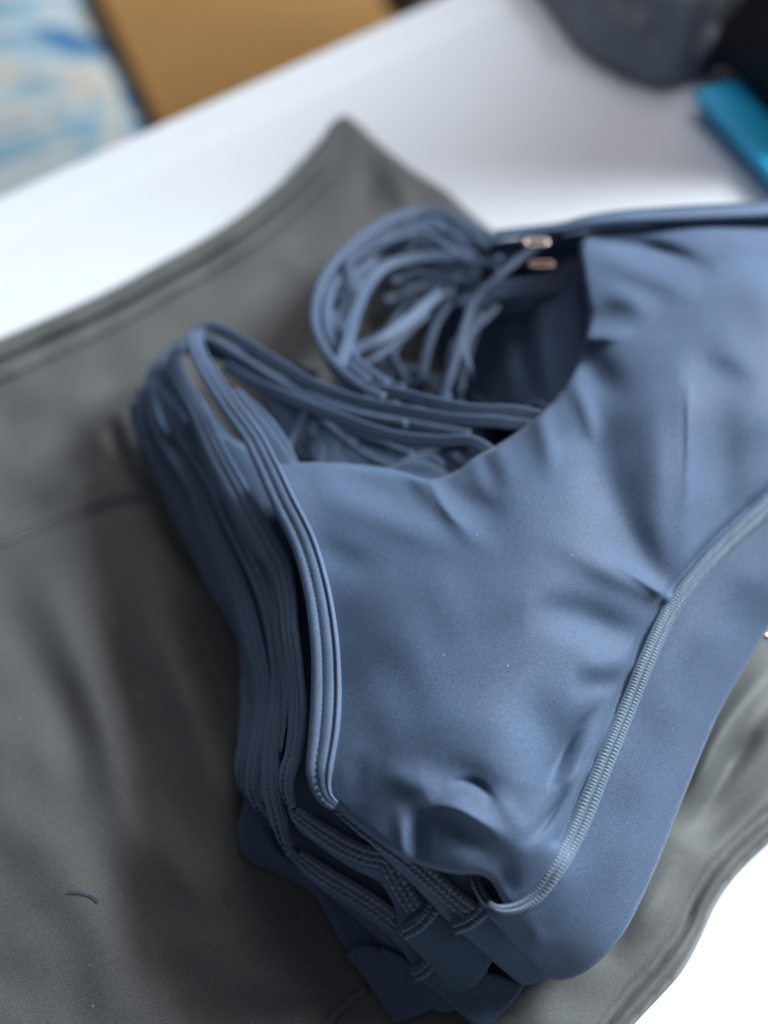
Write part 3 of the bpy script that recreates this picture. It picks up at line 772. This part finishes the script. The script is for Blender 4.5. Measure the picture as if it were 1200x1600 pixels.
strap(b2, [(500, 655, .05), (540, 690, .048), (575, 715, .047), (640, 740, .047)], MID)
strap(b3, [(600, 760, .052), (630, 728, .052), (665, 716, .052), (690, 730, .052)], WIDE)
strap(b4, [(560, 690, .04), (640, 705, .04), (720, 700, .04), (780, 720, .04)], MID)
# the coiled loop behind
strap(b1, [(600, 622, .067), (560, 600, .066), (525, 570, .064), (500, 530, .061), (492, 490, .058), (502, 445, .055), (530, 402, .051), (572, 365, .047), (620, 340, .043), (670, 330, .041), (715, 345, .042), (755, 372, .047)], MID)
strap(b2, [(575, 595, .057), (535, 560, .055), (512, 515, .052), (512, 468, .049), (535, 425, .045), (580, 385, .041), (630, 358, .037), (680, 350, .036), (730, 366, .038), (770, 395, .042)], MID)
strap(b3, [(545, 578, .048), (525, 540, .046), (525, 495, .043), (545, 450, .039), (590, 410, .035), (650, 385, .033), (710, 385, .033), (760, 405, .036)], MID)
strap(b4, [(520, 525, .042), (505, 480, .04), (515, 430, .037), (548, 385, .033), (600, 345, .030), (655, 328, .028), (700, 335, .028), (740, 360, .03)], MID)
strap(b5, [(530, 545, .034), (510, 500, .032), (520, 450, .03), (560, 395, .026), (620, 352, .022), (680, 338, .021), (735, 356, .022)], MID)
strap(b1, [(530, 572, .06), (545, 530, .058), (555, 490, .055), (575, 445, .052), (605, 415, .050), (660, 402, .049), (720, 402, .050), (775, 406, .053), (820, 395, .058)], WIDE)
strap(b2, [(538, 560, .052), (560, 544, .053), (598, 528, .054), (632, 505, .053), (660, 482, .050), (690, 455, .044)], WIDE)
strap(b3, [(545, 575, .045), (590, 556, .045), (630, 520, .045), (668, 490, .043)], MID)
strap(b2, [(610, 440, .042), (650, 428, .041), (690, 436, .040), (730, 448, .040), (790, 440, .044)], MID)
strap(b4, [(600, 590, .030), (640, 575, .028), (680, 600, .026), (700, 640, .026)], MID)
strap(b3, [(600, 470, .034), (650, 450, .032), (710, 440, .032), (760, 452, .034)], MID)
strap(b1, [(880, 362, .074), (850, 380, .070), (812, 405, .066), (775, 436, .062), (742, 470, .057), (724, 515, .052), (712, 560, .047), (698, 605, .042), (684, 650, .036), (676, 690, .030)], MID)
strap(b2, [(760, 455, .050), (800, 452, .052), (850, 448, .056), (890, 440, .060)], strap_prof(.011, .002, True))
strap(b3, [(775, 480, .044), (810, 476, .047), (860, 470, .050), (900, 462, .055)], strap_prof(.010, .002, True))
strap(b2, [(740, 430, .047), (755, 465, .045), (748, 500, .042), (735, 540, .039), (722, 600, .034), (716, 660, .030)], MID)
strap(b4, [(620, 340, .024), (680, 370, .026), (740, 395, .03), (800, 400, .038)], MID)
strap(b5, [(640, 600, .02), (690, 590, .02), (740, 620, .02), (800, 660, .022)], MID)
strap(b1, [(888, 648, .073), (862, 640, .069), (838, 632, .064), (815, 650, .06)], MID)
for k in range(7):
    dx, dy, dz = rng.uniform(-26, 26), rng.uniform(-16, 22), -.0035 * k
    strap((b2, b3, b4, b5)[k % 4], [(585 + dx, 612 + dy, .056 + dz), (540 + dx, 578 + dy, .054 + dz), (514 + dx * .6, 530 + dy, .051 + dz), (508 + k * 5, 482 + dy, .048 + dz), (528 + k * 7, 432 + k * 4, .045 + dz), (572 + k * 6, 384 + k * 6, .041 + dz),
          (628 + k * 4, 352 + k * 7, .038 + dz), (685 + dx, 342 + k * 7, .037 + dz), (735 + dx, 362 + k * 6, .038 + dz), (785 + dx, 392 + k * 5, .043 + dz)], (MID, WIDE, THIN)[k % 3])
for k in range(4):
    dz = -.004 * k
    strap((b3, b4, b5, b2)[k], [(300 + 6 * k, 528 + 5 * k, .047 + dz), (345 + 4 * k, 540 + 6 * k, .048 + dz), (410, 580 + 9 * k, .049 + dz), (480, 618 + 10 * k, .050 + dz), (560, 646 + 10 * k, .051 + dz), (650, 664 + 9 * k, .053 + dz), (740, 680 + 6 * k, .054 + dz)], (MID, THIN)[k % 2], up=(0, -.8, 1))
PA = [(520, 470), (560, 395), (640, 345), (720, 355), (770, 420), (775, 640), (700, 645), (695, 540), (665, 455), (605, 440), (565, 500), (548, 565), (515, 530)]  # navy sheet added under the loop so the strap gaps go dark
sheet('inner_shade_panel', PA, Surf([(520, 470, .0115), (640, 345, .0115), (770, 420, .012), (775, 640, .012), (548, 565, .0115), (660, 450, .0115)], [([(560, 420), (640, 380), (720, 400)], .003, 18)]), M_navy, b5, step=8, thick=.001)
PB = [(400, 580), (460, 590), (530, 605), (620, 612), (700, 640), (780, 700), (640, 742), (480, 742), (430, 690)]  # second added sheet, darkens the gaps under the lower straps
sheet('inner_shade_panel', PB, Surf([(400, 580, .0105), (530, 600, .0105), (700, 640, .0105), (780, 700, .011), (480, 740, .011)], [([(460, 620), (560, 660), (680, 680)], .002, 14)]), M_navy, b4, step=8, thick=.001)
for k in range(14):
    j1, j2, j3, j4 = rng.uniform(-1, 1, 4)
    z0 = .020 + .0022 * k
    pts = [(610 + 30 * j1, 612 + 14 * j2, z0 + .006), (560 + 26 * j1, 585 + 16 * j3, z0 + .004), (520 + 14 * j4, 530 + 12 * j2, z0 + .002), (516 + 22 * (j3 + .6), 470 + 14 * j1, z0), (550 + 30 * (j4 + .5), 410 + 18 * j2, z0 - .001),
           (612 + 26 * j3, 362 + 24 * (j4 + .7), z0 - .001), (680 + 20 * j1, 350 + 26 * (j2 + .8), z0), (745 + 14 * j2, 384 + 22 * (j3 + .4), z0 + .003), (800 + 18 * j4, 410 + 22 * j1, z0 + .008)]
    strap((b2, b3, b4, b5)[3 - k // 4], pts, (THIN, MID, THIN)[k % 3], tilt=[.3 * j1, -.4 * j2, .4 * j3, .3 * j4])
for k in range(9):
    j1, j2, j3, j4 = rng.uniform(-1, 1, 4)
    z0 = .020 + .003 * k
    xa = 560 + 22 * k + 14 * j1
    strap((b3, b4, b5)[k % 3], [(xa - 8, 672, .016), (xa - 4 + 8 * j1, 640, .018), (xa, 600 + 20 * j2, z0), (xa + 26 * j3, 545 + 18 * j4, z0 + .003), (xa + 50 + 22 * j1, 480 + 20 * j3, z0 + .003), (xa + 96 + 20 * j4, 425 + 18 * j2, z0 + .002), (min(xa + 130, 800), 395 + 16 * j1, z0 + .004), (min(xa + 150, 830), 376, .05)], (THIN, MID)[k % 2], tilt=[.4 * j2, -.4 * j1, .4 * j4])
for k in range(7):
    j1, j2, j3 = rng.uniform(-1, 1, 3)
    xa = 445 + 42 * k + 10 * j1
    z0 = .024 + .002 * k
    strap((b3, b4, b5)[k % 3], [(xa, 618 + 12 * j2, z0 + .01), (xa + 16 * j3, 660 + 8 * j1, z0 + .004), (xa + 26 + 20 * j2, 700 + 10 * j3, z0), (xa + 50 + 26 * j1, 740, z0)], (THIN, MID)[k % 2])
# rose metal strap sliders
M_brown = plain('brown_slider_plastic', (0.22, 0.15, 0.115), rough=0.5)
def slider(bra, px, py, z, rot, w=.013, h=.0085, r=.0016, mat=None):
    c = Vector(at(px, py, z))
    ring = []
    for k in range(40):
        a = 2 * math.pi * k / 40
        ca, sa = math.cos(a), math.sin(a)
        x = math.copysign(abs(ca) ** .45, ca) * w / 2; y = math.copysign(abs(sa) ** .45, sa) * h / 2
        ring.append((c.x + x * math.cos(rot) - y * math.sin(rot), c.y + x * math.sin(rot) + y * math.cos(rot), c.z + 0.15 * y))
    P = np.array(ring + ring[:1])
    o = ribbon('strap_slider', P, [(r * math.cos(t), r * .8 * math.sin(t)) for t in np.linspace(0, 2 * math.pi, 8, endpoint=False)], mat or M_rose, bra, up=(0, 0, 1))
    return o
slider(b1, 838, 379, .0765, 0.05, w=.011, h=.0035, r=.0010)
slider(b2, 846, 413, .070, 0.0, w=.011, h=.003, r=.0009, mat=M_brown)
slider(b3, 1203, 975, .040, 0.8, w=.012, h=.008)

LIFT = 1.0
# ------------------------------------------------------------------ loose lint
lt = ribbon('lint_thread', on_leg([(108, 1392), (122, 1393), (138, 1397), (148, 1402), (154, 1410)], 0.0012), [(.0003 * math.cos(t), .0003 * math.sin(t)) for t in np.linspace(0, 2 * math.pi, 6, endpoint=False)], M_navy)
tag(lt, 'short loose navy thread lying on the grey leggings at lower left', 'thread')

V, F = [], []
def fibre(P, surf, ln, rad, dz, lift=1.0):
    global LIFT
    LIFT = lift
    a = rng.uniform(0, 6.28)
    q = np.array([[P[0] + math.cos(a) * ln * t, P[1] + math.sin(a) * ln * t + 1.5 * math.sin(3 * t + a)] for t in np.linspace(-.5, .5, 5)])
    W = at(q[:, 0], q[:, 1], surf(q) + dz)
    LIFT = 1.0
    b = len(V)
    for w in W:
        for k in range(4):
            t = math.pi / 2 * k
            V.append((w[0] + rad * math.cos(t), w[1] + rad * math.sin(t) * .7, w[2] + rad * math.sin(t) * .7))
    for i in range(4):
        for k in range(4):
            F.append((b + i * 4 + k, b + i * 4 + (k + 1) % 4, b + i * 4 + 4 + (k + 1) % 4, b + i * 4 + 4 + k))
for _ in range(4):
    fibre((rng.uniform(560, 900), rng.uniform(820, 1240)), f1_surf, rng.uniform(1, 3.5), .00007, .0003, 1.22)
for _ in range(8):
    fibre((rng.uniform(10, 330), rng.uniform(880, 1590)), leg_surf, rng.uniform(2, 5), .00008, .0004)
for _ in range(1):
    fibre((rng.uniform(940, 1010), rng.uniform(1230, 1420)), band_surf, rng.uniform(1, 3), .00007, .0003, 1.22)
lint = link('lint', V, F, M_white)
lint['kind'] = 'stuff'; lint['label'] = 'tiny pale lint fibres scattered over the blue and grey cloth'; lint['category'] = 'lint'

# ------------------------------------------------------------------ cyan tray and dark clothes at the upper right
cA, cB = at(1092, 140, .012), at(1200, 255, .012)
cdv = (cB - cA)[:2]; cdv /= np.linalg.norm(cdv)
CM = Matrix.Translation((cA[0], cA[1], 0)) @ Matrix.Rotation(math.atan2(cdv[1], cdv[0]), 4, 'Z')
# local x runs along the visible side towards the camera, local y points right, away from the table centre
tray = thing('plastic_tray', 'bright blue plastic tray under the dark clothes at the upper right', 'tray')
TX0, TX1, TD, TH = 0.004, 0.155, 0.36, 0.012
box('tray_side', (TX0, TX1, 0, .004, .001, TH), M_cyan, tray, .001, CM)
box('tray_side', (TX0, TX1, TD - .004, TD, .001, TH), M_cyan, tray, .001, CM)
box('tray_side', (TX0, TX0 + .004, .0045, TD - .0045, .001, TH), M_cyan, tray, .001, CM)
box('tray_side', (TX1 - .004, TX1, .0045, TD - .0045, .001, TH), M_cyan, tray, .001, CM)
box('tray_bottom', (TX0 + .0045, TX1 - .0045, .0045, TD - .0045, .0015, .0045), M_cyan, tray, 0, CM)
box('tray_rim', (TX0 - .002, TX1 + .002, -.004, .026, TH + .0003, TH + .0025), M_cyan, tray, .001, CM)
box('rim_lip', (TX0 - .002, TX1 + .002, -.006, -.0042, TH - .003, TH + .004), M_cyan, tray, .0008, CM)

def heap(name, pxfront, back, peak, mat, label, cat, ridge, seed, grow=.10, z0=0.0, step=.008, fold=.010):
    A = at([p[0] for p in pxfront], [p[1] for p in pxfront], [z0] * len(pxfront))[:, :2]
    poly = np.vstack([A, np.array(back)])
    ring = spline(poly, step=step, closed=True)[:-1]
    r = np.random.default_rng(seed)
    ks = [(r.uniform(0, math.pi), r.uniform(50, 120), r.uniform(0, 6), r.uniform(.4, 1)) for _ in range(7)]
    def zf(P):
        d, _ = seg_dist(P, ring)
        rise = 1 - np.exp(-d / grow)
        base = z0 + .035 * np.sqrt(np.clip(1 - np.clip(1 - d / .035, 0, 1) ** 2, 0, 1)) + (peak - .035) * rise * np.clip(d / .05, 0, 1)
        f = 0
        for a, k, ph, am in ks:
            q = P[:, 0] * math.cos(a) + P[:, 1] * math.sin(a)
            w = -P[:, 0] * math.sin(a) + P[:, 1] * math.cos(a)
            f = f + am * (1 - 2 * np.abs(np.sin(q * k + ph + 1.5 * np.sin(w * k * .5 + ph))) ** 0.8)
        for pts, amp, wd in (ridge or ()):
            q, t = seg_dist(P, spline(pts, step=.006), closed=False)
            f = f + amp / (fold * .45) * np.sin(np.pi * t) ** .6 * np.exp(-(q / wd) ** 2)
        return base + fold * .45 * f * np.clip(d / .02, 0, 1)
    o = sheet(name, None, zf, mat, None, step=step, thick=.002, roll=None, raw=True, edge=ring)
    return tag(o, label, cat)

JF = [([(850, -20), (905, 28), (970, 48)], .010, 16), ([(995, -30), (1006, 35), (984, 88), (996, 130)], .011, 17), ([(1095, -30), (1076, 28), (1052, 80), (1042, 132)], .012, 17), ([(915, 98), (968, 62), (1000, 14)], .007, 12),
      ([(930, 82), (985, 55), (1034, -10)], -.010, 11), ([(1026, 132), (1034, 72), (1060, 12)], -.011, 12), ([(870, 20), (918, 68), (965, 108)], -.007, 11), ([(1130, 100), (1100, 42), (1122, -30)], -.011, 13), ([(1140, 60), (1150, 0), (1160, -60)], .010, 12),
      ([(1060, 118), (1085, 80), (1100, 60)], .006, 9), ([(880, -60), (930, -10), (950, 20)], -.008, 12)]
def w_stroke(f):
    return (at([p[0] for p in f[0]], [p[1] for p in f[0]], [.055] * len(f[0]))[:, :2], f[1] * 2.4, f[2] / 1900.0)
heap('slate_jacket', [(760, -90), (812, -35), (842, -2), (870, 38), (905, 80), (950, 110), (1000, 133), (1040, 140), (1085, 130), (1120, 112), (1150, 84)], [(.34, .74), (.46, .86), (.40, 1.02), (.18, 1.02)], .17, M_slate,
     'shiny slate-grey garment bunched up on the table at the top right', 'garment', [w_stroke(f) for f in JF], 3, fold=.006, step=.005)
heap('black_garment', [(1104, 84), (1135, 106), (1165, 132), (1200, 164), (1270, 235)], [(.36, .60), (.50, .68), (.72, .80), (.72, 1.25), (.44, 1.25), (.36, .86)], .46, M_black,  # unseen part built this tall to cast shade across the table
     'black garment heaped in the blue tray at the right edge, piled higher out of view to shade the table', 'garment', None, 5, grow=.05, z0=.018)

# ------------------------------------------------------------------ things on the floor beyond the table
carton = thing('cardboard_carton', 'plain brown cardboard carton on the floor beyond the table', 'carton')
k0, k1 = at(236, 168, -.34), at(158, 0, -.34)
kd = (k1 - k0)[:2]; kd /= np.linalg.norm(kd)
KM = Matrix.Translation((k0[0], k0[1], 0)) @ Matrix.Rotation(math.atan2(kd[1], kd[0]) - math.pi / 2, 4, 'Z')
box('carton_body', (0, .345, -.16, .46, -.739, -.345), M_card, carton, .003, KM)
box('flap', (.001, .344, -.159, -.101, -.3445, -.3405), M_card, carton, .001, KM)
box('flap', (.001, .344, -.099, .459, -.3445, -.3405), M_card, carton, .001, KM)

def pillow(name, c, r, mat, label, cat, rotz=0, e=.55, seed=1, wr=.012):
    V, F = [], []
    n, m = 64, 40
    R = np.random.default_rng(seed)
    ph = R.uniform(0, 6, 6)
    for i in range(m + 1):
        t = -math.pi / 2 + math.pi * i / m
        for j in range(n):
            a = 2 * math.pi * j / n
            f = lambda v: math.copysign(abs(v) ** e, v)
            x, y, z = f(math.cos(t)) * f(math.cos(a)), f(math.cos(t)) * f(math.sin(a)), f(math.sin(t))
            w = 1 + wr * (math.sin(5 * x + 3 * z + ph[0]) + math.sin(7 * y - 4 * x + ph[1]) + math.sin(9 * z + 5 * y + ph[2]))
            X, Y, Z = x * r[0] * w, y * r[1] * w, z * r[2] * w
            V.append((c[0] + X * math.cos(rotz) - Y * math.sin(rotz), c[1] + X * math.sin(rotz) + Y * math.cos(rotz), max(c[2] + Z, -.739)))
    for i in range(m):
        for j in range(n):
            F.append((i * n + j, i * n + (j + 1) % n, (i + 1) * n + (j + 1) % n, (i + 1) * n + j))
    return tag(link(name, V, F, mat), label, cat)
pillow('marbled_bag', (-.575, 1.12, -.55), (.325, .42, .20), M_marble, 'blue and white marbled fabric bag on the floor at the upper left', 'bag', rotz=.38, e=.36)
pillow('dark_bag', (.13, 1.62, -.60), (.12, .16, .17), M_dark, 'dark brown bag just beyond the carton at the top', 'bag', rotz=.3)
